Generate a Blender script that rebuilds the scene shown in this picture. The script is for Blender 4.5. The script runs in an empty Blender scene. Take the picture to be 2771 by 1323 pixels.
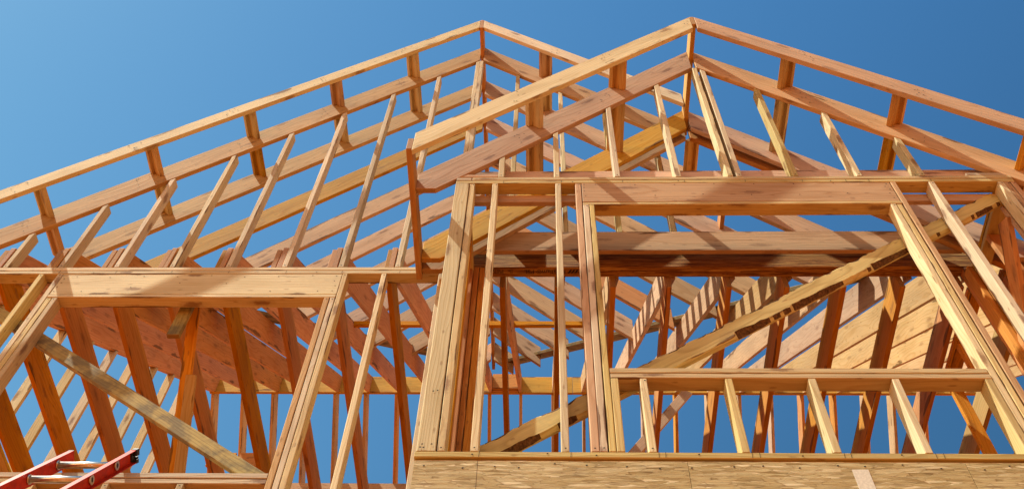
import bpy, bmesh, math, random
from mathutils import Vector, Matrix
random.seed(7)
scene = bpy.context.scene
COL = scene.collection

# ------------------------------------------------------------------ camera
ZO = 1.6                                   # eye height above the ground
f_px, TH, YAW, ROLL = 2727.35, 1.00984, -0.0570811, -0.0462786
F = Vector((math.sin(YAW)*math.cos(TH), math.cos(YAW)*math.cos(TH), math.sin(TH)))
R0 = Vector((math.cos(YAW), -math.sin(YAW), 0)); D0 = F.cross(R0)
c_, s_ = math.cos(ROLL), math.sin(ROLL)
RX = c_*R0 + s_*D0; DN = -s_*R0 + c_*D0
cam_d = bpy.data.cameras.new('camera')
cam_d.sensor_width = 36; cam_d.sensor_fit = 'HORIZONTAL'
cam_d.lens = 36*f_px/2771
cam_d.clip_start = 0.05; cam_d.clip_end = 2000
cam = bpy.data.objects.new('camera', cam_d); COL.objects.link(cam)
cam.matrix_world = Matrix(((RX.x, -DN.x, -F.x, 0), (RX.y, -DN.y, -F.y, 0), (RX.z, -DN.z, -F.z, ZO), (0, 0, 0, 1)))
scene.camera = cam

# ------------------------------------------------------------------ light
L = Vector((2.9, 1.0, -5.43)).normalized()             # the way the sunlight travels
EL = math.asin(-L.z); AZ = math.atan2(-L.x, -L.y)
world = bpy.data.worlds.new('World'); scene.world = world; world.use_nodes = True
nt = world.node_tree; bg = nt.nodes['Background']
sky = nt.nodes.new('ShaderNodeTexSky'); sky.sky_type = 'NISHITA'; sky.sun_disc = False
sky.sun_elevation = EL; sky.sun_rotation = AZ
sky.air_density = 1.0; sky.dust_density = 0.2; sky.ozone_density = 1.0; sky.altitude = 600
# polarised skylight: darkest at right angles to the sun, as through a polarising filter
tcw = nt.nodes.new('ShaderNodeTexCoord')
dt = nt.nodes.new('ShaderNodeVectorMath'); dt.operation = 'DOT_PRODUCT'
nt.links.new(tcw.outputs['Generated'], dt.inputs[0]); dt.inputs[1].default_value = tuple(-L)
def wm(op, a, b):
    n = nt.nodes.new('ShaderNodeMath'); n.operation = op
    for i, v in enumerate((a, b)):
        if isinstance(v, (int, float)): n.inputs[i].default_value = v
        else: nt.links.new(v, n.inputs[i])
    return n.outputs[0]
c2 = wm('MULTIPLY', dt.outputs['Value'], dt.outputs['Value'])
pol = wm('DIVIDE', wm('SUBTRACT', 1.0, c2), wm('ADD', 1.0, c2))
sp_ = nt.nodes.new('ShaderNodeSeparateColor'); nt.links.new(sky.outputs[0], sp_.inputs[0])
cb_ = nt.nodes.new('ShaderNodeCombineColor')
for i, (g_, k_) in enumerate(((2.1, 0.84), (1.5, 1.22), (0.9, 1.84))):      # the deep saturated blue of the filtered sky
    nt.links.new(wm('MULTIPLY', wm('POWER', sp_.outputs[i], g_), k_), cb_.inputs[i])
sc_ = nt.nodes.new('ShaderNodeVectorMath'); sc_.operation = 'SCALE'
nt.links.new(cb_.outputs[0], sc_.inputs[0]); nt.links.new(wm('SUBTRACT', 1.0, wm('MULTIPLY', wm('MULTIPLY', pol, pol), 0.52)), sc_.inputs['Scale'])
nt.links.new(sc_.outputs[0], bg.inputs[0]); bg.inputs[1].default_value = 0.065
sun_d = bpy.data.lights.new('sun', 'SUN'); sun_d.energy = 5.0; sun_d.angle = math.radians(0.5)
sun_d.color = (1.0, 0.97, 0.84)
sun = bpy.data.objects.new('sun', sun_d); COL.objects.link(sun)
sun.rotation_euler = L.to_track_quat('-Z', 'Y').to_euler(); sun.location = (-8, -3, 18)
scene.view_settings.view_transform = 'Standard'; scene.view_settings.look = 'None'
scene.view_settings.exposure = 0.84; scene.view_settings.gamma = 1
scene.render.film_transparent = False
scene.cycles.max_bounces = 8; scene.cycles.diffuse_bounces = 6

# ------------------------------------------------------------------ materials
def N(nt, t, **k):
    n = nt.nodes.new(t)
    for a, v in k.items(): setattr(n, a, v)
    return n
def ramp(nt, stops):
    r = N(nt, 'ShaderNodeValToRGB'); e = r.color_ramp.elements
    while len(e) > 1: e.remove(e[-1])
    e[0].position, e[0].color = stops[0][0], (*stops[0][1], 1)
    for p, c in stops[1:]:
        x = e.new(p); x.color = (*c, 1)
    return r
def mixc(nt, a, b, fac, mode='MIX'):
    m = N(nt, 'ShaderNodeMix', data_type='RGBA', blend_type=mode)
    for s, v in ((6, a), (7, b), (0, fac)):
        if isinstance(v, (tuple, float, int)):
            m.inputs[s].default_value = (*v, 1) if isinstance(v, tuple) else v
        else: nt.links.new(v, m.inputs[s])
    return m.outputs[2]
def math_(nt, op, a, b=None, c=None):
    m = N(nt, 'ShaderNodeMath', operation=op)
    for i, v in enumerate((a, b, c)):
        if v is None: continue
        if isinstance(v, (int, float)): m.inputs[i].default_value = v
        else: nt.links.new(v, m.inputs[i])
    return m.outputs[0]

def wood(name, early, late, knot=(0.16, 0.07, 0.03), var=0.16, ring=55, knots=1.0, rough=0.8, streak=0.35, dirt=0.0, spec=0.12):
    """sawn softwood: growth rings cut lengthwise, fine streaks, knots, board-to-board variation"""
    m = bpy.data.materials.new(name); m.use_nodes = True; nt = m.node_tree; L_ = nt.links
    b = nt.nodes['Principled BSDF']; b.inputs['Roughness'].default_value = rough
    b.inputs['Specular IOR Level'].default_value = spec
    tc = N(nt, 'ShaderNodeTexCoord'); oi = N(nt, 'ShaderNodeObjectInfo')
    off = N(nt, 'ShaderNodeCombineXYZ')
    r1 = math_(nt, 'MULTIPLY', oi.outputs['Random'], 37.0)
    r2 = math_(nt, 'FRACT', math_(nt, 'MULTIPLY', oi.outputs['Random'], 91.7))
    r3 = math_(nt, 'FRACT', math_(nt, 'MULTIPLY', oi.outputs['Random'], 53.3))
    L_.new(r1, off.inputs[0]); L_.new(r2, off.inputs[1]); L_.new(r3, off.inputs[2])
    add = N(nt, 'ShaderNodeVectorMath', operation='ADD'); L_.new(tc.outputs['Object'], add.inputs[0]); L_.new(off.outputs[0], add.inputs[1])
    P = add.outputs[0]
    # distorted pith line -> rings
    st = N(nt, 'ShaderNodeVectorMath', operation='MULTIPLY'); L_.new(P, st.inputs[0]); st.inputs[1].default_value = (1.1, 5, 5)
    nz = N(nt, 'ShaderNodeTexNoise'); nz.inputs['Scale'].default_value = 1.0; nz.inputs['Detail'].default_value = 2; L_.new(st.outputs[0], nz.inputs['Vector'])
    sep = N(nt, 'ShaderNodeSeparateXYZ'); L_.new(tc.outputs['Object'], sep.inputs[0])
    yy = math_(nt, 'ADD', sep.outputs[1], math_(nt, 'MULTIPLY_ADD', r2, 0.16, -0.08))
    zz = math_(nt, 'ADD', sep.outputs[2], math_(nt, 'MULTIPLY_ADD', r3, 0.16, -0.08))
    rad = math_(nt, 'SQRT', math_(nt, 'ADD', math_(nt, 'POWER', yy, 2), math_(nt, 'POWER', zz, 2)))
    ph = math_(nt, 'MULTIPLY_ADD', rad, ring, math_(nt, 'MULTIPLY', nz.outputs['Fac'], 7.0))
    saw = math_(nt, 'FRACT', ph)
    band = ramp(nt, [(0.0, (0, 0, 0)), (0.55, (0.15, 0.15, 0.15)), (0.86, (1, 1, 1)), (1.0, (0, 0, 0))]); L_.new(saw, band.inputs[0])
    # fine fibres
    sf = N(nt, 'ShaderNodeVectorMath', operation='MULTIPLY'); L_.new(P, sf.inputs[0]); sf.inputs[1].default_value = (3, 130, 130)
    nf = N(nt, 'ShaderNodeTexNoise'); nf.inputs['Scale'].default_value = 1.0; nf.inputs['Detail'].default_value = 3; L_.new(sf.outputs[0], nf.inputs['Vector'])
    base = mixc(nt, early, late, math_(nt, 'MULTIPLY', band.outputs[0], 0.6))
    fib = ramp(nt, [(0.3, (0.72, 0.70, 0.66)), (0.7, (1.12, 1.12, 1.1))]); L_.new(nf.outputs['Fac'], fib.inputs[0])
    base = mixc(nt, base, fib.outputs[0], streak, 'MULTIPLY')
    # broad blotches along the board
    sb = N(nt, 'ShaderNodeVectorMath', operation='MULTIPLY'); L_.new(P, sb.inputs[0]); sb.inputs[1].default_value = (1.6, 7, 7)
    nb = N(nt, 'ShaderNodeTexNoise'); nb.inputs['Scale'].default_value = 1.3; nb.inputs['Detail'].default_value = 4; L_.new(sb.outputs[0], nb.inputs['Vector'])
    bl = ramp(nt, [(0.3, (0.80, 0.74, 0.66)), (0.55, (1, 1, 1)), (0.75, (1.08, 1.06, 1.0))]); L_.new(nb.outputs['Fac'], bl.inputs[0])
    base = mixc(nt, base, bl.outputs[0], 0.75, 'MULTIPLY')
    # knots and flecks, laid out on whichever face is seen
    ge = N(nt, 'ShaderNodeNewGeometry'); vt = N(nt, 'ShaderNodeVectorTransform', vector_type='NORMAL', convert_from='WORLD', convert_to='OBJECT')
    L_.new(ge.outputs['True Normal'], vt.inputs[0]); sn = N(nt, 'ShaderNodeSeparateXYZ'); L_.new(vt.outputs[0], sn.inputs[0])
    onz = math_(nt, 'GREATER_THAN', math_(nt, 'ABSOLUTE', sn.outputs[2]), 0.6)
    ww = N(nt, 'ShaderNodeMix', data_type='FLOAT'); L_.new(onz, ww.inputs[0]); L_.new(sep.outputs[2], ww.inputs[2]); L_.new(sep.outputs[1], ww.inputs[3])
    fl = N(nt, 'ShaderNodeCombineXYZ'); L_.new(math_(nt, 'ADD', sep.outputs[0], r1), fl.inputs[0])
    L_.new(math_(nt, 'ADD', ww.outputs[0], math_(nt, 'MULTIPLY_ADD', onz, 3.7, r2)), fl.inputs[1])
    nk = N(nt, 'ShaderNodeTexNoise'); nk.inputs['Scale'].default_value = 38; L_.new(P, nk.inputs['Vector'])
    def spots(sx, sy, wob, stops, thr):
        m_ = N(nt, 'ShaderNodeVectorMath', operation='MULTIPLY'); L_.new(fl.outputs[0], m_.inputs[0]); m_.inputs[1].default_value = (sx, sy, 0)
        v = N(nt, 'ShaderNodeTexVoronoi', voronoi_dimensions='2D'); v.inputs['Scale'].default_value = 1.0; L_.new(m_.outputs[0], v.inputs['Vector'])
        d = math_(nt, 'ADD', v.outputs['Distance'], math_(nt, 'MULTIPLY_ADD', nk.outputs['Fac'], 2*wob, -wob))
        r = ramp(nt, stops); L_.new(d, r.inputs[0])
        c = N(nt, 'ShaderNodeSeparateColor'); L_.new(v.outputs['Color'], c.inputs[0])
        return math_(nt, 'MULTIPLY', r.outputs[0], math_(nt, 'GREATER_THAN', c.outputs[0], thr))
    k1 = spots(2.4, 8.5, 0.10, [(0.07, (1, 1, 1)), (0.13, (0.75, 0.75, 0.75)), (0.17, (0.25, 0.25, 0.25)), (0.28, (0, 0, 0))], 0.66)
    base = mixc(nt, base, knot, math_(nt, 'MULTIPLY', k1, 0.72*knots))
    k2 = spots(8, 26, 0.12, [(0.08, (1, 1, 1)), (0.2, (0, 0, 0))], 0.88)
    base = mixc(nt, base, knot, math_(nt, 'MULTIPLY', k2, 0.45))
    k3 = spots(1.1, 4.2, 0.5, [(0.05, (1, 1, 1)), (0.75, (0, 0, 0))], 0.74)          # water marks and grey weathering
    base = mixc(nt, base, (0.20, 0.15, 0.10), math_(nt, 'MULTIPLY', k3, 0.18))
    if dirt:
        nd = N(nt, 'ShaderNodeTexNoise'); nd.inputs['Scale'].default_value = 9; nd.inputs['Detail'].default_value = 6; L_.new(P, nd.inputs['Vector'])
        dr = ramp(nt, [(0.45, (0, 0, 0)), (0.62, (1, 1, 1))]); L_.new(nd.outputs['Fac'], dr.inputs[0])
        base = mixc(nt, base, (0.07, 0.06, 0.05), math_(nt, 'MULTIPLY', dr.outputs[0], dirt))
    # ragged dark wane along an edge of some boards
    gs = N(nt, 'ShaderNodeSeparateXYZ'); L_.new(tc.outputs['Generated'], gs.inputs[0])
    def edge(v): return math_(nt, 'MINIMUM', v, math_(nt, 'SUBTRACT', 1.0, v))
    dd = math_(nt, 'MAXIMUM', edge(gs.outputs[1]), edge(gs.outputs[2]))
    wv = N(nt, 'ShaderNodeVectorMath', operation='MULTIPLY'); L_.new(P, wv.inputs[0]); wv.inputs[1].default_value = (2.6, 14, 14)
    wn = N(nt, 'ShaderNodeTexNoise'); wn.inputs['Scale'].default_value = 1.0; wn.inputs['Detail'].default_value = 5; L_.new(wv.outputs[0], wn.inputs['Vector'])
    wr = ramp(nt, [(0.02, (1, 1, 1)), (0.10, (0, 0, 0))]); L_.new(math_(nt, 'ADD', dd, math_(nt, 'MULTIPLY', math_(nt, 'SUBTRACT', 0.585, wn.outputs['Fac']), 1.6)), wr.inputs[0])
    base = mixc(nt, base, (0.13, 0.065, 0.025), math_(nt, 'MULTIPLY', wr.outputs[0], math_(nt, 'MULTIPLY', math_(nt, 'GREATER_THAN', r2, 0.35), 0.85)))
    # end grain on the sawn ends
    er = ramp(nt, [(0.62, (0, 0, 0)), (0.72, (1, 1, 1))]); L_.new(math_(nt, 'ABSOLUTE', sn.outputs[0]), er.inputs[0])
    rr = ramp(nt, [(0.2, (0.42, 0.27, 0.13)), (0.8, (0.22, 0.12, 0.05))]); L_.new(math_(nt, 'FRACT', math_(nt, 'MULTIPLY', rad, ring*3.0)), rr.inputs[0])
    base = mixc(nt, base, rr.outputs[0], math_(nt, 'MULTIPLY', er.outputs[0], 0.8))
    # board-to-board value and tint
    val = math_(nt, 'MULTIPLY_ADD', r2, 2*var, 1-var)
    hs = N(nt, 'ShaderNodeHueSaturation'); L_.new(base, hs.inputs['Color']); L_.new(val, hs.inputs['Value'])
    L_.new(math_(nt, 'MULTIPLY_ADD', r3, 0.016, 0.492), hs.inputs['Hue'])
    L_.new(math_(nt, 'MULTIPLY_ADD', r3, 0.24, 0.90), hs.inputs['Saturation'])
    L_.new(hs.outputs[0], b.inputs['Base Color'])
    bp = N(nt, 'ShaderNodeBump'); bp.inputs['Strength'].default_value = 0.25; bp.inputs['Distance'].default_value = 0.002
    L_.new(math_(nt, 'ADD', nf.outputs['Fac'], band.outputs[0]), bp.inputs['Height']); L_.new(bp.outputs[0], b.inputs['Normal'])
    return m
def plain(name, col, rough=0.6, metal=0.0, noise=0.0, nscale=20, spec=0.4):
    m = bpy.data.materials.new(name); m.use_nodes = True; nt = m.node_tree
    b = nt.nodes['Principled BSDF']; b.inputs['Roughness'].default_value = rough; b.inputs['Metallic'].default_value = metal
    b.inputs['Specular IOR Level'].default_value = spec
    if noise:
        tc = N(nt, 'ShaderNodeTexCoord'); n = N(nt, 'ShaderNodeTexNoise'); n.inputs['Scale'].default_value = nscale; n.inputs['Detail'].default_value = 6
        nt.links.new(tc.outputs['Object'], n.inputs['Vector'])
        r = ramp(nt, [(0.3, tuple(v*(1-noise) for v in col)), (0.7, tuple(min(1, v*(1+noise)) for v in col))])
        nt.links.new(n.outputs['Fac'], r.inputs[0]); nt.links.new(r.outputs[0], b.inputs['Base Color'])
    else: b.inputs['Base Color'].default_value = (*col, 1)
    return m
def strand(name, cols, scale, rough=0.8):
    """pressed wood strands: layered stretched cells in several tones"""
    m = bpy.data.materials.new(name); m.use_nodes = True; nt = m.node_tree; L_ = nt.links
    b = nt.nodes['Principled BSDF']; b.inputs['Roughness'].default_value = rough; b.inputs['Specular IOR Level'].default_value = 0.2
    tc = N(nt, 'ShaderNodeTexCoord'); out = None; hgt = None
    nz = N(nt, 'ShaderNodeTexNoise'); nz.inputs['Scale'].default_value = 3; nz.inputs['Detail'].default_value = 3; L_.new(tc.outputs['Object'], nz.inputs['Vector'])
    for k, ang in enumerate(cols['ang']):
        mp = N(nt, 'ShaderNodeMapping'); L_.new(tc.outputs['Object'], mp.inputs['Vector'])
        mp.inputs['Rotation'].default_value = (0, math.radians(ang), 0); mp.inputs['Scale'].default_value = scale
        mp.inputs['Location'].default_value = (k*3.1, k*1.7, k*5.3)
        wp = mixc(nt, mp.outputs[0], nz.outputs['Color'], 0.0 if cols.get('straight') else 0.12, 'ADD')
        v = N(nt, 'ShaderNodeTexVoronoi'); v.inputs['Scale'].default_value = 1.0; L_.new(wp, v.inputs['Vector'])
        s = N(nt, 'ShaderNodeSeparateColor'); L_.new(v.outputs['Color'], s.inputs[0])
        r = ramp(nt, cols['stops']); L_.new(s.outputs[0], r.inputs[0])
        e = N(nt, 'ShaderNodeTexVoronoi', feature='DISTANCE_TO_EDGE'); e.inputs['Scale'].default_value = 1.0; L_.new(wp, e.inputs['Vector'])
        er = ramp(nt, [(0.0, cols['edge']), (0.06, (1, 1, 1))]); L_.new(e.outputs['Distance'], er.inputs[0])
        layer = mixc(nt, r.outputs[0], er.outputs[0], 0.55, 'MULTIPLY')
        h = s.outputs[1]
        if out is None: out, hgt = layer, h
        else:
            t = N(nt, 'ShaderNodeMath', operation='GREATER_THAN'); L_.new(s.outputs[2], t.inputs[0]); t.inputs[1].default_value = 0.5
            out = mixc(nt, out, layer, t.outputs[0])
            hgt = math_(nt, 'ADD', hgt, h)
    nf = N(nt, 'ShaderNodeTexNoise'); nf.inputs['Scale'].default_value = 1.0; nf.inputs['Detail'].default_value = 4
    mp = N(nt, 'ShaderNodeMapping'); L_.new(tc.outputs['Object'], mp.inputs['Vector']); mp.inputs['Scale'].default_value = (11, 60, 110); L_.new(mp.outputs[0], nf.inputs['Vector'])
    fr = ramp(nt, [(0.28, (0.45, 0.38, 0.30)), (0.42, (0.92, 0.90, 0.86)), (0.7, (1.15, 1.15, 1.12))]); L_.new(nf.outputs['Fac'], fr.inputs[0])
    out = mixc(nt, out, fr.outputs[0], 0.7, 'MULTIPLY')
    L_.new(out, b.inputs['Base Color'])
    bp = N(nt, 'ShaderNodeBump'); bp.inputs['Strength'].default_value = 0.5; bp.inputs['Distance'].default_value = 0.003
    L_.new(hgt, bp.inputs['Height']); L_.new(bp.outputs[0], b.inputs['Normal'])
    return m

CREAM = wood('pale_spruce', (0.53, 0.43, 0.215), (0.41, 0.285, 0.11))
WHITE = wood('white_spruce', (0.585, 0.505, 0.325), (0.47, 0.365, 0.195))
PINK = wood('pink_fir', (0.54, 0.365, 0.225), (0.43, 0.26, 0.135), ring=42)
TAN = wood('tan_fir', (0.53, 0.355, 0.185), (0.42, 0.245, 0.10), ring=38, knots=0.8)
GOLD = wood('golden_fir', (0.51, 0.30, 0.08), (0.41, 0.19, 0.035), ring=36, knots=0.6)
RUST = wood('rust_fir', (0.56, 0.27, 0.068), (0.43, 0.165, 0.030), ring=45, knots=0.7, spec=0.08)
SALM = wood('salmon_fir', (0.55, 0.275, 0.115), (0.43, 0.175, 0.055), ring=34, knots=0.6, spec=0.12)
PEACH = wood('peach_fir', (0.54, 0.355, 0.20), (0.43, 0.25, 0.115), ring=30, knots=0.6, spec=0.12)
GREY = wood('weathered_pine', (0.38, 0.30, 0.14), (0.24, 0.17, 0.08), dirt=0.6, streak=0.6)
LIME = wood('green_pine', (0.50, 0.40, 0.15), (0.33, 0.235, 0.07), ring=22, knots=0.4, spec=0.2)
OSB = strand('strand_board', {'ang': (0, 7, -9, 19, -3), 'stops': [(0.0, (0.24, 0.165, 0.055)), (0.14, (0.38, 0.295, 0.125)), (0.6, (0.435, 0.35, 0.165)), (0.9, (0.48, 0.40, 0.21)), (1.0, (0.66, 0.58, 0.35))], 'edge': (0.42, 0.30, 0.2)}, (11, 30, 75))
STRAND = strand('strand_lumber', {'ang': (0, 2, -2), 'straight': 1, 'stops': [(0.0, (0.14, 0.055, 0.012)), (0.3, (0.30, 0.13, 0.03)), (0.7, (0.44, 0.22, 0.055)), (1.0, (0.55, 0.33, 0.10))], 'edge': (0.4, 0.3, 0.2)}, (5, 70, 110))
BARK = plain('dark_bark', (0.10, 0.05, 0.02), 0.95, 0, 0.6, 70, 0.1)
NAIL = plain('nail_steel', (0.025, 0.02, 0.018), 0.8, 0.0, spec=0.1)
INK = plain('stamp_ink', (0.012, 0.010, 0.010), 0.8)
REDF = plain('red_fibreglass', (0.44, 0.026, 0.008), 0.45, 0, 0.22, 26, 0.16)
ALU = plain('aluminium', (0.62, 0.60, 0.56), 0.32, 1.0, 0.12, 60)
CAP = plain('black_rubber', (0.012, 0.012, 0.013), 0.5)
DIRT = plain('dry_dirt', (0.38, 0.10, 0.016), 0.95, 0, 0.25, 3, 0.1)
DECK = plain('deck_panel', (0.15, 0.038, 0.008), 0.9, 0, 0.2, 6, 0.1)
CHALK = plain('pale_paper', (0.62, 0.60, 0.48), 0.9, 0, 0.12, 90, 0.1)
PENCIL = plain('pencil_line', (0.10, 0.07, 0.05), 0.9)

# ------------------------------------------------------------------ builders
def thing(name, label, cat, loc=(0, 0, 0), group=None):
    o = bpy.data.objects.new(name, None); COL.objects.link(o); o.location = (loc[0], loc[1], loc[2]+ZO)
    o.empty_display_size = 0.2
    o['label'] = label; o['category'] = cat; o['kind'] = 'thing'
    if group: o['group'] = group
    return o
def tag(o, label, cat, group=None):
    o['label'] = label; o['category'] = cat; o['kind'] = 'thing'
    if group: o['group'] = group
    return o
def link(name, bm, mats, mw, parent=None):
    bmesh.ops.recalc_face_normals(bm, faces=bm.faces)
    me = bpy.data.meshes.new(name); bm.to_mesh(me); bm.free()
    for m in (mats if isinstance(mats, (list, tuple)) else [mats]): me.materials.append(m)
    o = bpy.data.objects.new(name, me); COL.objects.link(o)
    if parent is not None:
        o.parent = parent
        o.matrix_basis = Matrix.Translation(-parent.location) @ mw
    else: o.matrix_world = mw
    return o
def cube(bm, a, b, mi=0):
    vs = [bm.verts.new((x, y, z)) for x in (a[0], b[0]) for y in (a[1], b[1]) for z in (a[2], b[2])]
    fs = [bm.faces.new([vs[i] for i in q]) for q in ((0, 1, 3, 2), (4, 6, 7, 5), (0, 4, 5, 1), (2, 3, 7, 6), (0, 2, 6, 4), (1, 5, 7, 3))]
    for f_ in fs: f_.material_index = mi
    return vs
def bev(bm, off):
    bmesh.ops.bevel(bm, geom=list(bm.edges), offset=off, segments=1, affect='EDGES', profile=0.5)
def axes_matrix(org, ux, uy, uz):
    return Matrix(((ux[0], uy[0], uz[0], org[0]), (ux[1], uy[1], uz[1], org[1]), (ux[2], uy[2], uz[2], org[2]), (0, 0, 0, 1)))
def J(): return random.uniform(-0.0012, 0.0012)
def box(name, parent, x, y, z, mat, nails=(), bevel=0.003, tilt=0.0):
    """axis-aligned board; its longest side becomes local X so the grain runs along it. nails: (x, z) on the front face"""
    lo = [x[0]+J()*0.5, y[0]+J(), z[0]+J()*0.3]; hi = [x[1]+J()*0.5, y[1]+J(), z[1]+J()*0.3]
    c = [(a+b)/2 for a, b in zip(lo, hi)]; s = [(b-a)/2 for a, b in zip(lo, hi)]
    k = s.index(max(s)); I = [(1, 0, 0), (0, 1, 0), (0, 0, 1)]
    order = [k, (k+1) % 3, (k+2) % 3]
    ux, uy, uz = (Vector(I[i]) for i in order)
    bm = bmesh.new(); h = [s[i] for i in order]
    cube(bm, [-v for v in h], h); bev(bm, min(bevel*1.2, min(h)*0.3))
    mw = axes_matrix((c[0], c[1], c[2]+ZO), ux, uy, uz)
    if 0.5 < max(s) < 1.6: mw = mw @ Matrix.Rotation(random.uniform(-.0016, .0016), 4, 'Z') @ Matrix.Rotation(random.uniform(-.0016, .0016), 4, 'Y')
    if nails:
        inv = mw.inverted()
        for nx, nz, *ln in nails:
            r = 0.0042
            vs = []
            for dx, dz in (((-.0012, -.017), (.0012, -.017), (.0032, .017), (.0010, .017)) if ln else ((-r, -r*.8), (r, -r*.7), (r*.9, r), (-r*.8, r*.9))):
                vs.append(bm.verts.new(inv @ Vector((nx+dx, lo[1]-0.0015, nz+dz+ZO))))
            f_ = bm.faces.new(vs); f_.material_index = 1
    return link(name, bm, [mat, NAIL], mw, parent)
def prism(name, parent, plane, poly, t, direc, mat, bevel=0.003, nails=()):
    """board cut to a side outline: poly in the (x,z) plane between y=t[0..1] ('XZ') or the (y,z) plane between x=t[0..1] ('YZ');
    direc = grain direction in that plane"""
    d = Vector(direc).normalized(); n2 = Vector((-d[1], d[0]))
    cx = sum(p[0] for p in poly)/len(poly); cz = sum(p[1] for p in poly)/len(poly)
    tm = (t[0]+t[1])/2 + J(); th = (t[1]-t[0])/2
    if plane == 'XZ':
        ux = Vector((d[0], 0, d[1])); uz = Vector((n2[0], 0, n2[1])); org = (cx, tm, cz+ZO)
    else:
        ux = Vector((0, d[0], d[1])); uz = Vector((0, n2[0], n2[1])); org = (tm, cx, cz+ZO)
    uy = uz.cross(ux)
    pts = [((p[0]-cx)*d[0]+(p[1]-cz)*d[1], (p[0]-cx)*n2[0]+(p[1]-cz)*n2[1]) for p in poly]
    bm = bmesh.new()
    A = [bm.verts.new((u, -th, v)) for u, v in pts]; B = [bm.verts.new((u, th, v)) for u, v in pts]
    bm.faces.new(A); bm.faces.new(B[::-1])
    for i in range(len(pts)):
        j = (i+1) % len(pts); bm.faces.new((A[i], B[i], B[j], A[j]))
    bev(bm, bevel)
    mw = axes_matrix(org, ux, uy, uz)
    if nails:
        inv = mw.inverted()
        for nx, nz in nails:
            r = 0.0045
            vs = [bm.verts.new(inv @ Vector((nx+dx, t[0]-0.003, nz+dz+ZO))) for dx, dz in ((-r, -r*.8), (r, -r*.7), (r*.9, r), (-r*.8, r*.9))]
            f_ = bm.faces.new(vs); f_.material_index = 1
    return link(name, bm, [mat, NAIL], mw, parent)
def strut(name, parent, a, b, w, h, mat, up=(0, 0, 1), bevel=0.003, wane=0.0, seed=0):
    """board between two points; w across (side), h along 'up'. wane: ragged bark edges"""
    a = Vector(a); b = Vector(b); ux = (b-a).normalized(); uy = Vector(up).cross(ux).normalized(); uz = ux.cross(uy)
    ln = (b-a).length; bm = bmesh.new()
    if wane:
        rnd = random.Random(seed); n = 150; rings = []; lo = hi = 0.0; lump = 0.0
        for i in range(n+1):
            lump = lump*.95 + (rnd.uniform(0, 1) if rnd.random() < .025 else 0)
            lo = 0.80*lo + rnd.uniform(-1, 1)*wane*0.14; hi = 0.8*hi + rnd.uniform(-1, 1)*wane*0.25
            q = min(h*.45, .004 + abs(lo) + wane*.55*min(lump, 1.3)); r = min(w*.8, q*1.1)
            x = -ln/2 + ln*i/n
            rings.append([bm.verts.new(p) for p in ((x, -w/2+r, -h/2), (x, w/2, -h/2), (x, w/2, h/2), (x, -w/2+abs(hi)*.6, h/2), (x, -w/2, h/2-abs(hi)), (x, -w/2, -h/2+q))])
        for i in range(n):
            for k in range(6):
                f_ = bm.faces.new((rings[i][k], rings[i][(k+1) % 6], rings[i+1][(k+1) % 6], rings[i+1][k]))
                if k in (3, 5) and (rings[i][5].co.z + h/2 > .019 if k == 5 else rings[i][4].co.z < h/2-.006): f_.material_index = 1
        bm.faces.new(rings[0]); bm.faces.new(rings[-1][::-1])
    else:
        cube(bm, (-ln/2, -w/2, -h/2), (ln/2, w/2, h/2)); bev(bm, bevel)
    m = (a+b)/2
    return link(name, bm, [mat, BARK], axes_matrix((m.x, m.y, m.z+ZO), ux, uy, uz), parent)
def pick(*ms):
    return random.choice(ms)

# levels shared by the walls (heights are above the eye)
PL0, PL1, PB = 5.892, 5.973, 6.102      # double top plate, underside of the beam
S = 1.056                                  # slope of both gable roofs
YB, YL = 3.215, 3.933                      # front faces of the bay wall and of the main front wall
XR, ZR = 1.2545, 8.245                     # bay ridge
XL, ZL = -0.627, 10.238                    # left gable ridge
M0, MS = 6.0, 0.91                         # main roof: underside of rafters z = M0 + MS*(y-4.024)
MT = 0.318                                 # their plumb depth

# ------------------------------------------------------------------ ground and lower storey
bm = bmesh.new()
vs = [bm.verts.new(p) for p in ((-300, -300, 0), (300, -300, 0), (300, 300, 0), (-300, 300, 0))]; bm.faces.new(vs)
g = link('ground', bm, DIRT, Matrix.Identity(4)); g['kind'] = 'structure'
o = box('subfloor', None, (-4.6, 6.6), (3.975, 14.0), (3.20, 3.326), DECK); o['kind'] = 'structure'
o = box('bay_subfloor', None, (-0.575, 3.09), (3.2505, 3.972), (3.20, 3.326), DECK); o['kind'] = 'structure'
lower = thing('lower_storey_wall', 'strand board wall of the lower storey under the left window wall', 'wall', (-2.6, 3.95, -1.6))
box('wall', lower, (-4.6, -0.62), (3.957, 3.97), (-1.598, 3.19), OSB)

# ------------------------------------------------------------------ bay: sheathing
sh = thing('wall_sheathing', 'strand board sheathing panel under the bottom plate of the right bay wall', 'sheathing', (1.2, 3.237, -1.6))
for x0, x1 in ((-0.577, 0.6415), (0.6435, 1.862), (1.864, 3.094)):
    bm = bmesh.new(); h = [(x1-x0)/2, .006, 1.22]; cube(bm, [-v for v in h], h); c = Vector(((x0+x1)/2, 3.2225, 3.308-1.22))
    for i in range(int((x1-x0)/0.15)):
        nx, nz, r = x0+.04+.15*i+random.uniform(-.03, .03), 3.285+random.uniform(-.025, .012), .004
        f_ = bm.faces.new([bm.verts.new((nx+dx-c.x, -.0071, nz+dz-c.z)) for dx, dz in ((-r, -r), (r, -r*.7), (r*1.3, r), (-r*.8, r*.9))]); f_.material_index = 1
    link('panel', bm, [OSB, NAIL], Matrix.Translation((c.x, c.y, c.z+ZO)), sh)
box('panel', sh, (-0.577, 3.094), (3.2165, 3.2285), (-1.598, .865), OSB)
box('rim_board', sh, (-0.575, 3.092), (3.2305, 3.2495), (3.05, 3.3275), RUST)
bm = bmesh.new(); cube(bm, (-0.0005, -0.0006, -1.0), (0.0005, 0, 0.0))
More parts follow.
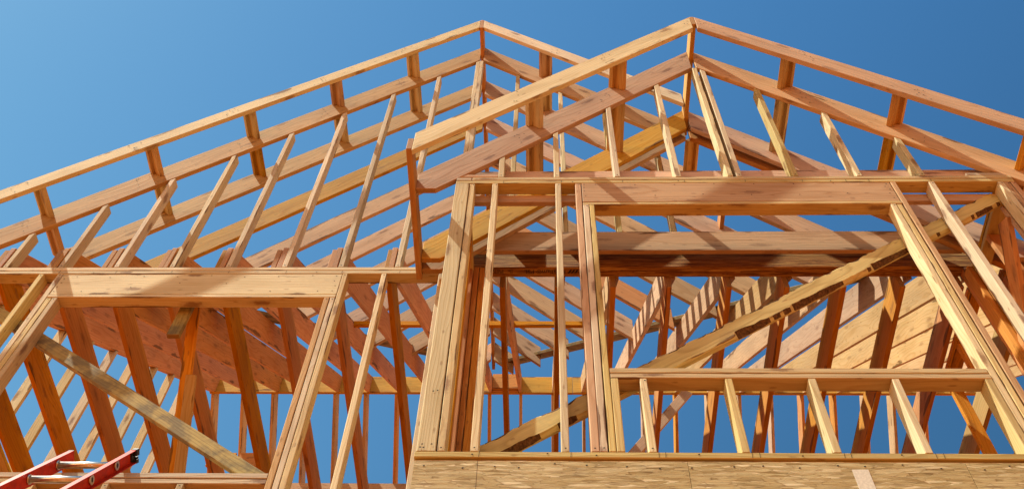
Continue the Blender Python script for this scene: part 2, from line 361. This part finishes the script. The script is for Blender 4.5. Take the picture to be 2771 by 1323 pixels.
link('chalk_line', bm, PENCIL, Matrix.Translation((-0.2935, 3.2163, 3.307+ZO)), sh)
bm = bmesh.new(); cube(bm, (-0.036, -0.0012, -0.35), (0.036, 0, 0.0)); 
link('paper_label', bm, CHALK, Matrix.Translation((1.392, 3.2162, 3.262+ZO)) @ Matrix.Rotation(-0.02, 4, 'Y'), sh)

# ------------------------------------------------------------------ bay: front wall
bw = thing('bay_front_wall', 'stud wall of the right bay with a wide window opening, standing on strand board', 'wall frame', (1.26, 3.26, 3.329))
D = (YB, YB+0.089)
box('bottom_plate', bw, (-0.582, 3.094), D, (3.329, 3.366), CREAM, nails=[(x, 3.3475, 1) for x in (-.29, .125, .52, .55, .936, .97, 1.345, 1.375, 1.75, 1.785, 2.2)] + [(-.32, 3.345), (.02, 3.352), (.24, 3.342), (.7, 3.35), (1.16, 3.343), (1.6, 3.352), (2.4, 3.345)])
box('corner_post', bw, (-0.576, -0.488), D, (3.367, PL0-.001), WHITE, nails=[(-.56, 3.39), (-.545, 3.388), (-.553, 3.41), (-.51, 3.41), (-.56, 5.86), (-.54, 5.865), (-.515, 5.862), (-.5, 5.86), (-.535, 3.78), (-.515, 3.785)])
def wstud(x0, x1, z0, z1, mat, name='stud', n=True):
    m = (x0+x1)/2
    box(name, bw, (x0, x1), (D[0]+random.uniform(0, .002), D[1]), (z0, z1), mat, nails=[(m, z0+.022), (m+.006, z1-.02)] if n else ())
wstud(-0.483, -0.446, 3.367, PL0-.001, CREAM)
wstud(-0.331, -0.294, 3.367, PL0-.001, WHITE)
wstud(0.084, 0.121, 3.367, PL0-.001, WHITE)
wstud(0.217, 0.2555, 3.367, PL0-.001, TAN, 'king_stud')
wstud(0.259, 0.2955, 3.367, 5.6035, WHITE, 'trimmer_stud')
wstud(0.300, 0.332, 3.367, 5.6035, CREAM, 'trimmer_stud', False)
wstud(0.3345, 0.3715, 3.367, 3.8855, CREAM, 'cripple_stud', False)
for xr, mt in ((0.515, WHITE), (0.933, CREAM), (1.340, WHITE), (1.747, WHITE), (2.198, CREAM)):
    wstud(xr-.0375, xr, 3.367, 3.8855, mt, 'cripple_stud', xr < .6)
wstud(2.2005, 2.2365, 3.367, 5.6035, WHITE, 'trimmer_stud')
wstud(2.2405, 2.2725, 3.367, 5.6035, CREAM, 'trimmer_stud', False)
wstud(2.2815, 2.316, 3.367, PL0-.001, PINK, 'king_stud', False)
wstud(2.530, 2.5675, 3.367, PL0-.001, WHITE)
wstud(2.978, 3.016, 3.367, PL0-.001, WHITE)
wstud(3.020, 3.058, 3.367, PL0-.001, TAN, 'corner_post')
wstud(3.060, 3.094, 3.367, PL0-.001, PINK, 'corner_post')
box('sill_plate', bw, (0.335, 2.2), D, (3.8865, 3.9215), CREAM)
box('sill_plate', bw, (0.333, 2.199), (D[0]+.001, D[1]), (3.9275, 3.9655), CREAM)
nl = [(.275, 5.87), (.274, 5.83), (.275, 5.78), (.28, 5.72)] + [(.35+.26*i, 5.872+random.uniform(-.012, .008)) for i in range(7)] + [(.42+.31*i, 5.71+random.uniform(-.03, .06)) for i in range(6)] + [(2.25, 5.86), (2.235, 5.83), (2.255, 5.79), (2.24, 5.74), (2.25, 5.68)]
box('header', bw, (0.259, 2.279), (D[0]+.002, D[1]), (5.642, 5.8905), TAN, nails=nl)
box('header_plate', bw, (0.259, 2.279), (D[0]-.001, D[1]), (5.605, 5.637), CREAM)
box('top_plate', bw, (-0.576, 3.094), D, (PL0, 5.930), CREAM, nails=[(x, 5.911, 1) for x in (-.26, .125, .53, .94, 1.34, 1.715, 2.0, 2.15, 2.555)] + [(.2, 5.905), (.9, 5.915), (1.9, 5.905)])
box('top_plate', bw, (-0.47, 3.094), (D[0]+.001, D[1]), (5.9355, PL1), CREAM)
box('top_plate', bw, (-0.576, -0.474), (D[0]+.001, D[1]), (5.9355, PL1), WHITE)
box('plate_block', bw, (-0.576, -0.297), (D[0]+.004, D[1]), (5.987, 6.022), PINK)
box('plate_block', bw, (2.815, 3.092), (D[0]+.002, D[1]), (5.978, 6.014), WHITE)
def gable_stud(parent, xr, y, zl, xp, zp, mat, bot, rear=0.089):
    """gable stud with its top cut to the rafter slope"""
    x0, x1 = xr-.0375, xr
    za, zb = zp-S*abs(x0-xp), zp-S*abs(x1-xp)
    prism('gable_stud', parent, 'XZ', [(x0, bot), (x1, bot), (x1, zb-.002), (x0, za-.002)], (y+random.uniform(0, .003), y+rear), (0, 1), mat, nails=[((x0+x1)/2, bot+.02)])
for xr, mt in ((-0.2595, WHITE), (0.1155, WHITE), (0.5215, WHITE), (0.929, WHITE), (1.274, WHITE), (1.3355, WHITE), (1.709, CREAM), (2.13, WHITE), (2.545, WHITE)):
    gable_stud(bw, xr, YB, 0, XR, ZR-.36, mt, 5.979)
rim = box('rim_board', bw, (-0.5, 3.09), (3.3055, 3.3435), (5.98, 6.226), PINK)
box('nailer', bw, (-0.5, 3.0), (3.306, 3.344), (5.803, 5.889), PINK)

# bay: side walls
for side, xs, lab in ((-1, (-0.576, -0.487), 'short side wall of studs behind the left corner of the bay'), (1, (3.005, 3.094), 'short side wall of studs behind the right corner of the bay')):
    sw = thing('bay_side_wall', lab, 'wall frame', (xs[0]+.045, 3.62, 3.329), 'bay side walls')
    box('bottom_plate', sw, xs, (3.306, 4.02), (3.329, 3.366), CREAM)
    box('top_plate', sw, xs, (3.306, 3.931), (PL0, 5.930), CREAM)
    box('top_plate', sw, xs, (3.306, 3.931), (5.935, PL1), GOLD)
    for y0 in ((3.315, 3.50, 3.66, 3.70, 3.895) if side < 0 else (3.345, 3.62, 3.895)):
        box('stud', sw, xs, (y0, y0+.037), (3.367, PL0-.001), TAN if y0 < 3.4 else RUST)
    if side < 0:
        box('beam_post', sw, (-0.576, -0.49), (4.0225, 4.106), (3.367, PB-.002), RUST)
        box('post', sw, (-0.576, -0.49), (3.935, 4.02), (3.367, PL1-.003), RUST)
        box('trimmer_stud', sw, (-0.486, -0.45), (3.93, 4.018), (3.367, PL1-.003), RUST)
        box('trimmer_stud', sw, (-0.4475, -0.41), (3.935, 4.02), (3.367, PL1-.003), RUST)
    else:
        box('beam_post', sw, (3.005, 3.091), (4.0225, 4.106), (3.367, PB-.002), RUST)
        box('post', sw, (3.005, 3.091), (3.935, 4.02), (3.367, PL1-.003), RUST)
        box('trimmer_stud', sw, (2.965, 3.003), (3.93, 4.018), (3.367, PL1-.003), RUST)
for y0 in (4.55, 4.90): box('stud', sw, (3.006, 3.094), (y0, y0+.037), (3.367, PL0-.001), RUST)
box('bottom_plate', sw, (3.005, 3.094), (4.11, 4.938), (3.329, 3.366), CREAM)
box('top_plate', sw, (3.005, 3.094), (4.11, 4.938), (PL0, 5.930), RUST); box('top_plate', sw, (3.005, 3.094), (4.11, 4.938), (5.935, PL1), RUST)
strut('brace', sw, (3.0, 3.40, 5.7), (3.0, 3.93, 5.0), .036, .14, RUST, up=(0, 1, 0))

# ------------------------------------------------------------------ bay roof
br = thing('bay_roof_frame', 'front gable roof frame over the right bay with the nearer peak', 'roof frame', (XR, 3.4, PL1))
def rafter_pair(parent, y, xp, zp, dv, xl, xr, matl, matr, name='rafter', tail=None, gap=.019, nails=False):
    """left and right rafters of one gable pair: plumb cut at the ridge, dv = plumb depth, xl/xr = outer ends"""
    def zt(x): return zp - S*abs(x-xp)
    for side, xe, mt in ((-1, xl, matl), (1, xr, matr)):
        if xe is None: continue
        xi = xp + side*gap
        if tail:
            poly = [(xi, zt(xi)), (xe, zt(xe)), (xe, tail[1]), (xe-side*tail[0], tail[1])]
            xq = xp + side*(zp-dv-tail[1])/S               # where the level cut meets the underside
            poly[3] = (xq, tail[1]); poly.append((xi, zt(xi)-dv))
        else: poly = [(xi, zt(xi)), (xe, zt(xe)), (xe, zt(xe)-dv), (xi, zt(xi)-dv)]
        nl = [(xi+side*.03, zt(xi)-dv*.3-.03), (xi+side*.035, zt(xi)-dv*.55-.03), (xi+side*.06, zt(xi)-dv*.4-.06)] if nails else ()
        if nails:
            a0, st = (.76, .6525) if xp > 0 else (.76, .6465)
            for q in range(6):
                xx = xp+side*(a0+st*q)
                if abs(xx-xp) > abs(xe-xp)-.1: break
                for _ in range(random.randint(4, 7)):
                    px = xx+random.uniform(-.05, .05); nl.append((px, zt(px)-dv*random.uniform(.12, .85)))
        prism(name, parent, 'XZ', poly, (y, y+.038), (1, -side*S), mt, nails=nl)
E1, E2 = XR-2.094, XR+2.094
rafter_pair(br, 2.91, XR, ZR, .255, E1, E2, WHITE, TAN, 'barge_rafter', nails=True)
rafter_pair(br, 3.215, XR, ZR, .35, E1, E2, PINK, PINK, tail=(.1, 5.825), nails=True)
rafter_pair(br, 3.765, XR, ZR, .35, E1, E2, GOLD, PINK, tail=(.1, 5.825))
rafter_pair(br, 3.856, XR, ZR, .35, E1, E2, PINK, RUST, tail=(.1, 5.825))
box('ridge_board', br, (XR-.0185, XR+.0185), (2.912, 3.93), (8.06, ZR-.01), GOLD)
for side, xe in ((-1, E1), (1, E2)):
    xs = sorted((xe, xe+side*.04))
    box('fascia_board', br, xs, (2.911, 3.93), (5.805, 5.955), GOLD)
def lookout(parent, a, xp, zp, side, y0, y1, mat):
    """flat 2x4 with an on-edge block under its upslope half; a = how far from the ridge (in x) its lower edge sits"""
    k = math.sqrt(1+S*S); u = Vector((-side/k, 0, S/k)); n = Vector((-side*S/k, 0, -1/k))    # upslope, into the roof
    org = Vector((xp+side*a, (y0+y1)/2, zp-S*a)) - Vector((0, 0, .006))
    ux = Vector((0, 1, 0)); bm = bmesh.new(); h = (y1-y0)/2
    # local axes: X along y, Y = u, Z = n
    def prof(pts):
        A = [bm.verts.new((-h, p, q)) for p, q in pts]; B = [bm.verts.new((h, p, q)) for p, q in pts]
        bm.faces.new(A); bm.faces.new(B[::-1])
        for i in range(len(pts)):
            j = (i+1) % len(pts); bm.faces.new((A[i], B[i], B[j], A[j]))
    prof([(0, 0), (.064, 0), (.064, .124), (.026, .124), (.026, .037), (0, .037)])
    bev(bm, .002)
    return link('lookout', bm, [mat, NAIL], axes_matrix((org.x, org.y, org.z+ZO), ux, u, n), parent)
for side in (-1, 1):
    for a in (.7265, 1.38) + ((2.03,) if side > 0 else ()):
        lookout(br, a, XR, ZR, side, 2.949, 3.2145, pick(TAN, GOLD, CREAM))
        lookout(br, a, XR, ZR, side, 3.254, 3.7645, pick(TAN, GOLD, CREAM))

box('blocking', br, (1.585, 1.623), (4.10, 4.95), (7.77, 7.91), RUST)

# ------------------------------------------------------------------ beam and ledger over the bay opening

bt = thing('beam', 'dark strand lumber beam over the bay opening with black lettering stamped underneath', 'beam', (1.25, 4.06, PB))
box('beam_body', bt, (-0.57, 3.09), (4.022, 4.108), (PB, 6.42), STRAND, bevel=0.002)
def text(name, parent, body, x, y, size, mat, z=PB-.0012, sx=1.0):
    cu = bpy.data.curves.new(name, 'FONT'); cu.body = body; cu.size = size; cu.extrude = 0.0003
    t = bpy.data.objects.new(name, cu); COL.objects.link(t)
    dg = bpy.context.evaluated_depsgraph_get(); me = bpy.data.meshes.new_from_object(t.evaluated_get(dg))
    bpy.data.objects.remove(t); me.materials.clear(); me.materials.append(mat)
    o = bpy.data.objects.new(name, me); COL.objects.link(o); o.parent = parent
    mw = axes_matrix((x, y, z+ZO), (-sx, 0, 0), (0, 1, 0), (0, 0, -1))
    o.matrix_basis = Matrix.Translation(-parent.location) @ mw
    return o
text('lettering', bt, 'Parallam\u00ae PSL', .168, 4.046, .046, INK, sx=1.12)
text('lettering', bt, '2.0E', -.216, 4.044, .020, INK); text('lettering', bt, 'ES', -.218, 4.062, .020, INK)
def bars(rows):
    bm = bmesh.new()
    for pts in rows: bm.faces.new([bm.verts.new((p, q, 0)) for p, q in pts])
    return link('lettering', bm, INK, Matrix.Translation((0, 0, PB-.0015+ZO)), bt)
for k in range(3):
    x = .262-.024*k
    bars([((x, 4.044), (x-.014, 4.044), (x-.034, 4.074), (x-.020, 4.074))])
for r in range(2):
    xx = -.284; y0 = 4.043+.018*r
    while xx > -.50:
        w = random.uniform(.010, .028)
        bars([((xx, y0), (xx-w, y0), (xx-w, y0+.0035), (xx, y0+.0035))]); bars([((xx, y0+.0075), (xx-w, y0+.0075), (xx-w, y0+.011), (xx, y0+.011))])
        xx -= w + random.uniform(.004, .009)
tag(box('ledger_board', None, (-0.5, 2.99), (3.8955, 3.932), (6.13, 6.388), PEACH), 'long reddish ledger board on the face of the dark beam inside the bay', 'ledger board')

# ------------------------------------------------------------------ left front wall with gable studs
lw = thing('gable_wall', 'stud wall with a window opening under the larger left gable', 'wall frame', (-2.6, 3.98, 3.2))
D = (YL, YL+.089)
def lbox(n, x, z, mat, nails=(), y=D): return box(n, lw, x, y, z, mat, nails=nails)
lbox('top_plate', (-4.62, -0.70), (PL0, 5.930), WHITE, [(x, 5.911, 1) for x in (-3.45, -3.04, -2.64, -2.23, -1.82, -1.42, -1.01)] + [(-3.2, 5.905), (-2.5, 5.915), (-1.6, 5.905)])
lbox('top_plate', (-4.62, -0.70), (5.9355, PL1), WHITE, y=(YL+.001, YL+.089))
hn = [(-3.40+.02*random.random(), 5.68+.05*i) for i in range(4)] + [(-3.3+.24*i, 5.86+random.uniform(-.015, .01)) for i in range(8)] + [(-3.2+.33*i, 5.70+random.uniform(-.03, .1)) for i in range(6)] + [(-1.45, 5.68), (-1.44, 5.74), (-1.455, 5.80), (-1.45, 5.86)]
lbox('header', (-3.412, -1.413), (5.640, 5.8905), WHITE, hn, y=(YL+.002, YL+.089))
lbox('header_plate', (-3.412, -1.413), (5.600, 5.634), WHITE, y=(YL-.001, YL+.089))
def ls(n, x0, x1, z0, z1, mat): lbox(n, (x0, x1), (z0, z1), mat, [((x0+x1)/2, z1-.02)])
ls('stud', -3.588, -3.550, 2.6, PL0-.001, CREAM)
ls('stud', -3.990, -3.953, 2.6, PL0-.001, CREAM)
ls('king_stud', -3.451, -3.414, 2.6, PL0-.001, WHITE)
ls('trimmer_stud', -3.411, -3.3755, 2.6, 5.599, CREAM)
ls('trimmer_stud', -3.372, -3.336, 2.6, 5.599, CREAM)
ls('trimmer_stud', -1.488, -1.4525, 2.6, 5.599, TAN)
ls('trimmer_stud', -1.4485, -1.415, 2.6, 5.599, WHITE)
ls('king_stud', -1.411, -1.375, 2.6, PL0-.001, CREAM)
ls('stud', -1.135, -1.098, 2.6, PL0-.001, WHITE)
ls('stud', -0.730, -0.693, 2.6, PL1-.001, WHITE)
lbox('sill_plate', (-3.335, -2.49), (3.866, 3.901), CREAM); lbox('sill_plate', (-2.486, -1.489), (3.865, 3.9005), WHITE)
lbox('sill_plate', (-3.335, -1.489), (3.904, 3.942), WHITE, y=(YL-.001, YL+.088))
for i in range(5): ls('cripple_stud', -1.966-.4064*i, -1.929-.4064*i, 2.6, 3.8645, CREAM)
for k in range(9):
    xr = -.608-.4064*k
    gable_stud(lw, xr, YL, 0, XL, ZL-.36, pick(WHITE, WHITE, CREAM), 5.975)
gable_stud(lw, -.6435, YL, 0, XL, ZL-.36, WHITE, 5.975)
for xr in (-.225, .1935, .5965, 1.004): gable_stud(lw, xr, YL, 0, XL, ZL-.36, pick(WHITE, CREAM), 6.36)

tag(box('hanging_block', None, (-2.526, -2.44), (4.06, 4.098), (5.348, 5.72), GREY), 'short grey block hanging down behind the left window header', 'block')

# ------------------------------------------------------------------ left gable roof
lr = thing('gable_roof_frame', 'large left gable roof frame with the taller rear peak and long parallel rafters', 'roof frame', (XL, 5.5, PL1))
def vx(y): return (8.2-y)/1.2                # how far out from the ridge the rafters reach the valley
rafter_pair(lr, 3.63, XL, ZL, .205, -4.72, 1.226, WHITE, WHITE, 'barge_rafter', nails=True)
rafter_pair(lr, YL, XL, ZL, .345, -4.72, 1.15, TAN, PINK, nails=True)
ys = [4.313, 4.717, 5.12, 5.515, 5.912, 6.32, 6.69, 7.095, 7.48, 7.88]
mats = [(TAN, PINK), (GOLD, PINK), (TAN, PINK), (PINK, TAN), (TAN, RUST), (PINK, PINK), (TAN, PINK), (PINK, TAN), (TAN, PINK), (PINK, PINK)]
for y, (ma, mb) in zip(ys, mats):
    e = vx(y)
    rafter_pair(lr, y, XL, ZL, .345, XL-e, XL+e, ma, mb)
box('ridge_board', lr, (XL-.0185, XL+.0185), (3.632, 8.15), (10.00, ZL-.01), RUST)
for k in range(5):
    a = .728+.6465*k
    for side in (-1, 1):
        if side > 0 and k > 1: continue
        lookout(lr, a, XL, ZL, side, 3.669, YL-.0005, pick(TAN, GOLD, CREAM)); 
        lookout(lr, a, XL, ZL, side, YL+.039, 4.3125, pick(TAN, GOLD, CREAM))
    if k == 2: lookout(lr, a, XL, ZL, 1, YL+.039, 4.3125, GOLD)
# valley boards lying on the main rafters
for side in (-1, 1):
    def mp(dx, y, lift=.02): return Vector((XL+side*dx, y, M0+MT+MS*(y-4.024)+lift))
    a = (mp(.15, 8.22)+mp(.15, 7.90))/2; b = (mp(3.25, 4.75)+mp(3.25, 4.43))/2
    up = Vector((0, -MS, 1)).normalized()
    strut('valley_board', lr, a, b, .235, .037, GREY, up=up)

# ------------------------------------------------------------------ main roof
mr = thing('main_roof_frame', 'deep main roof frame behind both gables with rafters rising to a golden ridge', 'roof frame', (0, 7, PL1))
def zb(y): return M0+MS*(y-4.024)
def main_rafter(xf, xb, y0, mat, front_z=5.976):
    """xf/xb: left edge at the front and at the ridge"""
    yr = 8.868
    poly = [(y0, max(front_z, zb(y0))), (y0, zb(y0)+MT), (yr, zb(yr)+MT), (yr, zb(yr))]
    if front_z > zb(y0): poly.append((4.024+(front_z-M0)/MS, front_z))
    o = prism('rafter', mr, 'YZ', poly, (xf, xf+.038), (1, MS), mat)
    if abs(xb-xf) > .001:                     # boards are not quite square to the wall
        ang = math.atan2(xf-xb, yr-y0)
        piv = Vector((xf, y0, 0))
        mw = Matrix.Translation(piv) @ Matrix.Rotation(ang, 4, 'Z') @ Matrix.Translation(-piv)
        o.matrix_basis = Matrix.Translation(-mr.location) @ mw @ Matrix.Translation(mr.location) @ o.matrix_basis
for xf, xb in ((-1.10, -1.10), (-1.507, -1.53), (-1.906, -1.96), (-2.32, -2.375), (-2.733, -2.79), (-3.133, -3.2), (-3.54, -3.61), (-3.95, -4.02)):
    main_rafter(xf, xb, 3.937, SALM)
for x in (-4.519, -4.478): main_rafter(x, x, 3.937, SALM)
for x in (-.72, -.325): main_rafter(x, x, 4.6, SALM)
for x in (.125, .515, .925, 1.355, 1.765, 2.193, 2.622, 3.036): main_rafter(x, x, 4.110, PEACH, 5.98)
for x in (3.46, 3.91, 4.32, 4.74, 5.15, 5.56): main_rafter(x, x, 3.957, PEACH, 5.98)
RB = (10.405, 10.735)
box('ridge_board', mr, (-4.52, 0.4), (8.87, 8.908), RB, GOLD); box('ridge_board', mr, (.402, 6.0), (8.87, 8.908), RB, GOLD)
for xl in (-4.5, -4.09, -3.678, -3.26, -2.832, -2.42, -2.0, -1.59, -1.16, -.74, -.318, .112, .53, .94, 1.325, 1.763, 2.19, 2.61, 3.03, 3.44, 3.867, 4.28, 4.64, 5.05):
    y0, y1 = 8.9085, 13.6
    q = lambda y: 10.40-MS*(y-8.9085)
    prism('rear_rafter', mr, 'YZ', [(y0, q(y0)), (y0, q(y0)+MT), (y1, q(y1)+MT), (y1, q(y1))], (xl, xl+.038), (1, -MS), pick(PINK, PINK, RUST))
box('purlin', mr, (-4.1, 5.2), (9.77, 9.808), (9.36, 9.62), PINK)
for x0, x1 in ((-4.05, -3.68), (-4.46, -4.1)): box('blocking', mr, (x0, x1), (9.46, 9.498), (9.62, 9.86), RUST)
box('blocking', mr, (-.681, -.33), (8.79, 8.828), (10.40, 10.70), RUST); box('blocking', mr, (-.681, -.33), (8.83, 8.868), (10.395, 10.69), RUST)

# ------------------------------------------------------------------ ceiling joists
cj = thing('ceiling_joists', 'row of deep rust orange ceiling joists running back from the front wall', 'joists', (0, 6, PL1))
for x in (-4.40, -3.982, -3.576, -3.174, -2.762, -2.352, -1.948, -1.538, -1.128):
    box('joist', cj, (x, x+.0375), (3.937, 9.4), (5.975, 6.214), RUST)
for x in (-.715, -.31, .087, .487, .887, 1.316, 1.726, 2.127, 2.543, 2.955):
    box('joist', cj, (x, x+.0375), (4.1095, 9.4), (5.975, 6.214), RUST)
for x in (3.42, 3.87, 4.28, 4.70, 5.11): box('joist', cj, (x, x+.0375), (3.957, 9.4), (5.975, 6.214), TAN)

# ------------------------------------------------------------------ left end wall of studs under the end rafter
ew = thing('end_wall', 'gable end wall of slim pale studs under the leftmost main rafter', 'wall frame', (-4.47, 6.5, PL1))
box('bottom_plate', ew, (-4.519, -4.43), (4.03, 9.0), (5.976, 6.013), CREAM)
for y in (4.76, 5.18, 5.595, 6.01, 6.43, 6.85, 7.27, 7.685, 8.10, 8.51):
    z0, z1 = 6.014, zb(y)
    prism('stud', ew, 'YZ', [(y, z0), (y+.038, z0), (y+.038, z1+MS*.038-.002), (y, z1-.002)], (-4.519, -4.43), (0, 1), pick(WHITE, CREAM, CREAM))

# ------------------------------------------------------------------ right wing front wall
rw = thing('right_wing_wall', 'stud wall of the right wing glimpsed past the bay corner at the right edge', 'wall frame', (4.6, 4.0, 3.33))
for z in ((PL0, 5.93), (5.9355, PL1)): box('top_plate', rw, (3.2, 6.2), (3.957, 4.046), z, GOLD)
box('bottom_plate', rw, (3.2, 6.2), (3.957, 4.046), (3.329, 3.366), CREAM)
for x in (3.2, 3.55, 3.95, 4.36, 4.77, 5.17): box('stud', rw, (x, x+.038), (3.957, 4.046), (3.367, PL0-.001), TAN)

# ------------------------------------------------------------------ loose boards and braces
tag(strut('brace_board', None, (-.33, 3.325, 3.405), (2.99, 3.325, 5.85), .037, .118, LIME, up=(0, 0, 1), wane=.042, seed=3),
    'long greenish diagonal brace with ragged bark edges behind the bay window', 'brace', 'temporary diagonal braces')
tag(strut('brace_board', None, (-4.05, 4.043, 5.76), (-1.50, 4.043, 3.945), .037, .098, GREY, up=(0, 0, 1)),
    'weathered grey diagonal brace across the left window opening', 'brace', 'temporary diagonal braces')
tag(strut('brace_board', None, (1.92, 8.80, 10.34), (1.10, 8.80, 9.15), .037, .135, PINK, up=(0, 0, 1)),
    'short pink diagonal brace below the golden ridge, seen through the bay window', 'brace', 'temporary diagonal braces')
tag(box('collar_tie', None, (-1.95, .53), (6.0, 6.038), (8.06, 8.128), RUST), 'thin level board crossing the roof interior left and right of the bay corner', 'collar tie')
pr = thing('prop', 'two ply slanting prop standing behind the left window sill', 'prop', (-2.45, 4.5, 4.8))
strut('board', pr, (-2.47, 4.14, 5.77), (-2.47, 4.93, 4.72), .037, .075, RUST, up=(1, 0, 0))
strut('board', pr, (-2.425, 4.42, 5.36), (-2.425, 4.95, 4.66), .037, .07, TAN, up=(1, 0, 0))

# ------------------------------------------------------------------ ladder leaning on the left sill
EA = math.radians(59.0); ud = Vector((0, math.cos(EA), math.sin(EA))); nd = Vector((0, -math.sin(EA), math.cos(EA)))
lad = thing('ladder', 'red fibreglass ladder with aluminium rungs leaning on the left window sill', 'ladder', (-2.44, .52, -1.6))
top = Vector((0, 3.970, 4.112))              # middle of the rail at its upper end
LEN = (top.z+1.6)/math.sin(EA)
def rail(xw, out, black, dz=0.0):
    """channel rail: web at xw, flanges pointing 'out'"""
    bm = bmesh.new(); hd, fl, th = .0375, .030, .004
    pts = [(0, -hd), (out*fl, -hd), (out*fl, -hd+th), (out*th, -hd+th), (out*th, hd-th), (out*fl, hd-th), (out*fl, hd), (0, hd)]
    A = [bm.verts.new((p, q, 0)) for p, q in pts]; B = [bm.verts.new((p, q, -LEN)) for p, q in pts]
    bm.faces.new(A); bm.faces.new(B[::-1])
    for i in range(8):
        j = (i+1) % 8; bm.faces.new((A[i], B[i], B[j], A[j]))
    r = link('rail', bm, REDF, axes_matrix((xw, top.y-dz*ud.y, top.z-dz*ud.z+ZO), (1, 0, 0), nd, ud), lad)
    bm = bmesh.new()
    if black:
        cube(bm, (out*.005, hd-.034, -.034), (out*.034, hd+.003, .004)); cube(bm, (out*.005, -hd-.002, -.030), (out*.03, -hd+.020, .003))
        cube(bm, (-.002, -hd+.01, -.05), (out*.012, hd-.01, .002)); cube(bm, (out*.008, -hd+.012, -.004), (out*.02, -hd+.03, .022))
    else: cube(bm, (-.001, -hd-.001, -.006), (out*.031, hd+.001, .003))
    o = link('end_cap', bm, CAP, r.matrix_basis.copy(), None)
    o.parent = r; o.matrix_basis = Matrix.Identity(4)
    return r
rail(-2.613, -1, False, .05); rail(-2.30, 1, True)
r0 = Vector((0, 3.844, 3.905))
def tube(bm, x0, x1, r, seg=20, flat=.86):
    A = [bm.verts.new((x0, r*math.cos(t), r*flat*math.sin(t))) for t in (2*math.pi*i/seg for i in range(seg))]
    B = [bm.verts.new((x1, r*math.cos(t), r*flat*math.sin(t))) for t in (2*math.pi*i/seg for i in range(seg))]
    for i in range(seg):
        f_ = bm.faces.new((A[i], A[(i+1) % seg], B[(i+1) % seg], B[i])); f_.smooth = True
    bm.faces.new(A); bm.faces.new(B[::-1])
k = 0
while True:
    p = r0 - ud*(.3048*k)
    if p.z < -1.4: break
    bm = bmesh.new(); tube(bm, -2.615, -2.288, .0185)
    rg = link('rung', bm, ALU, axes_matrix((0, p.y, p.z+ZO), (1, 0, 0), nd, ud), lad)
    for xa, xb in ((-2.6125, -2.604), (-2.2965, -2.286)):
        bm = bmesh.new(); tube(bm, xa, xb, .0265, flat=.95)
        c = link('rung_collar', bm, ALU, Matrix.Identity(4)); c.parent = rg; c.matrix_basis = Matrix.Identity(4)
    bm = bmesh.new(); tube(bm, -2.2862, -2.2858, .0135)
    c = link('rung_end', bm, CAP, Matrix.Identity(4)); c.parent = rg; c.matrix_basis = Matrix.Identity(4)
    k += 1
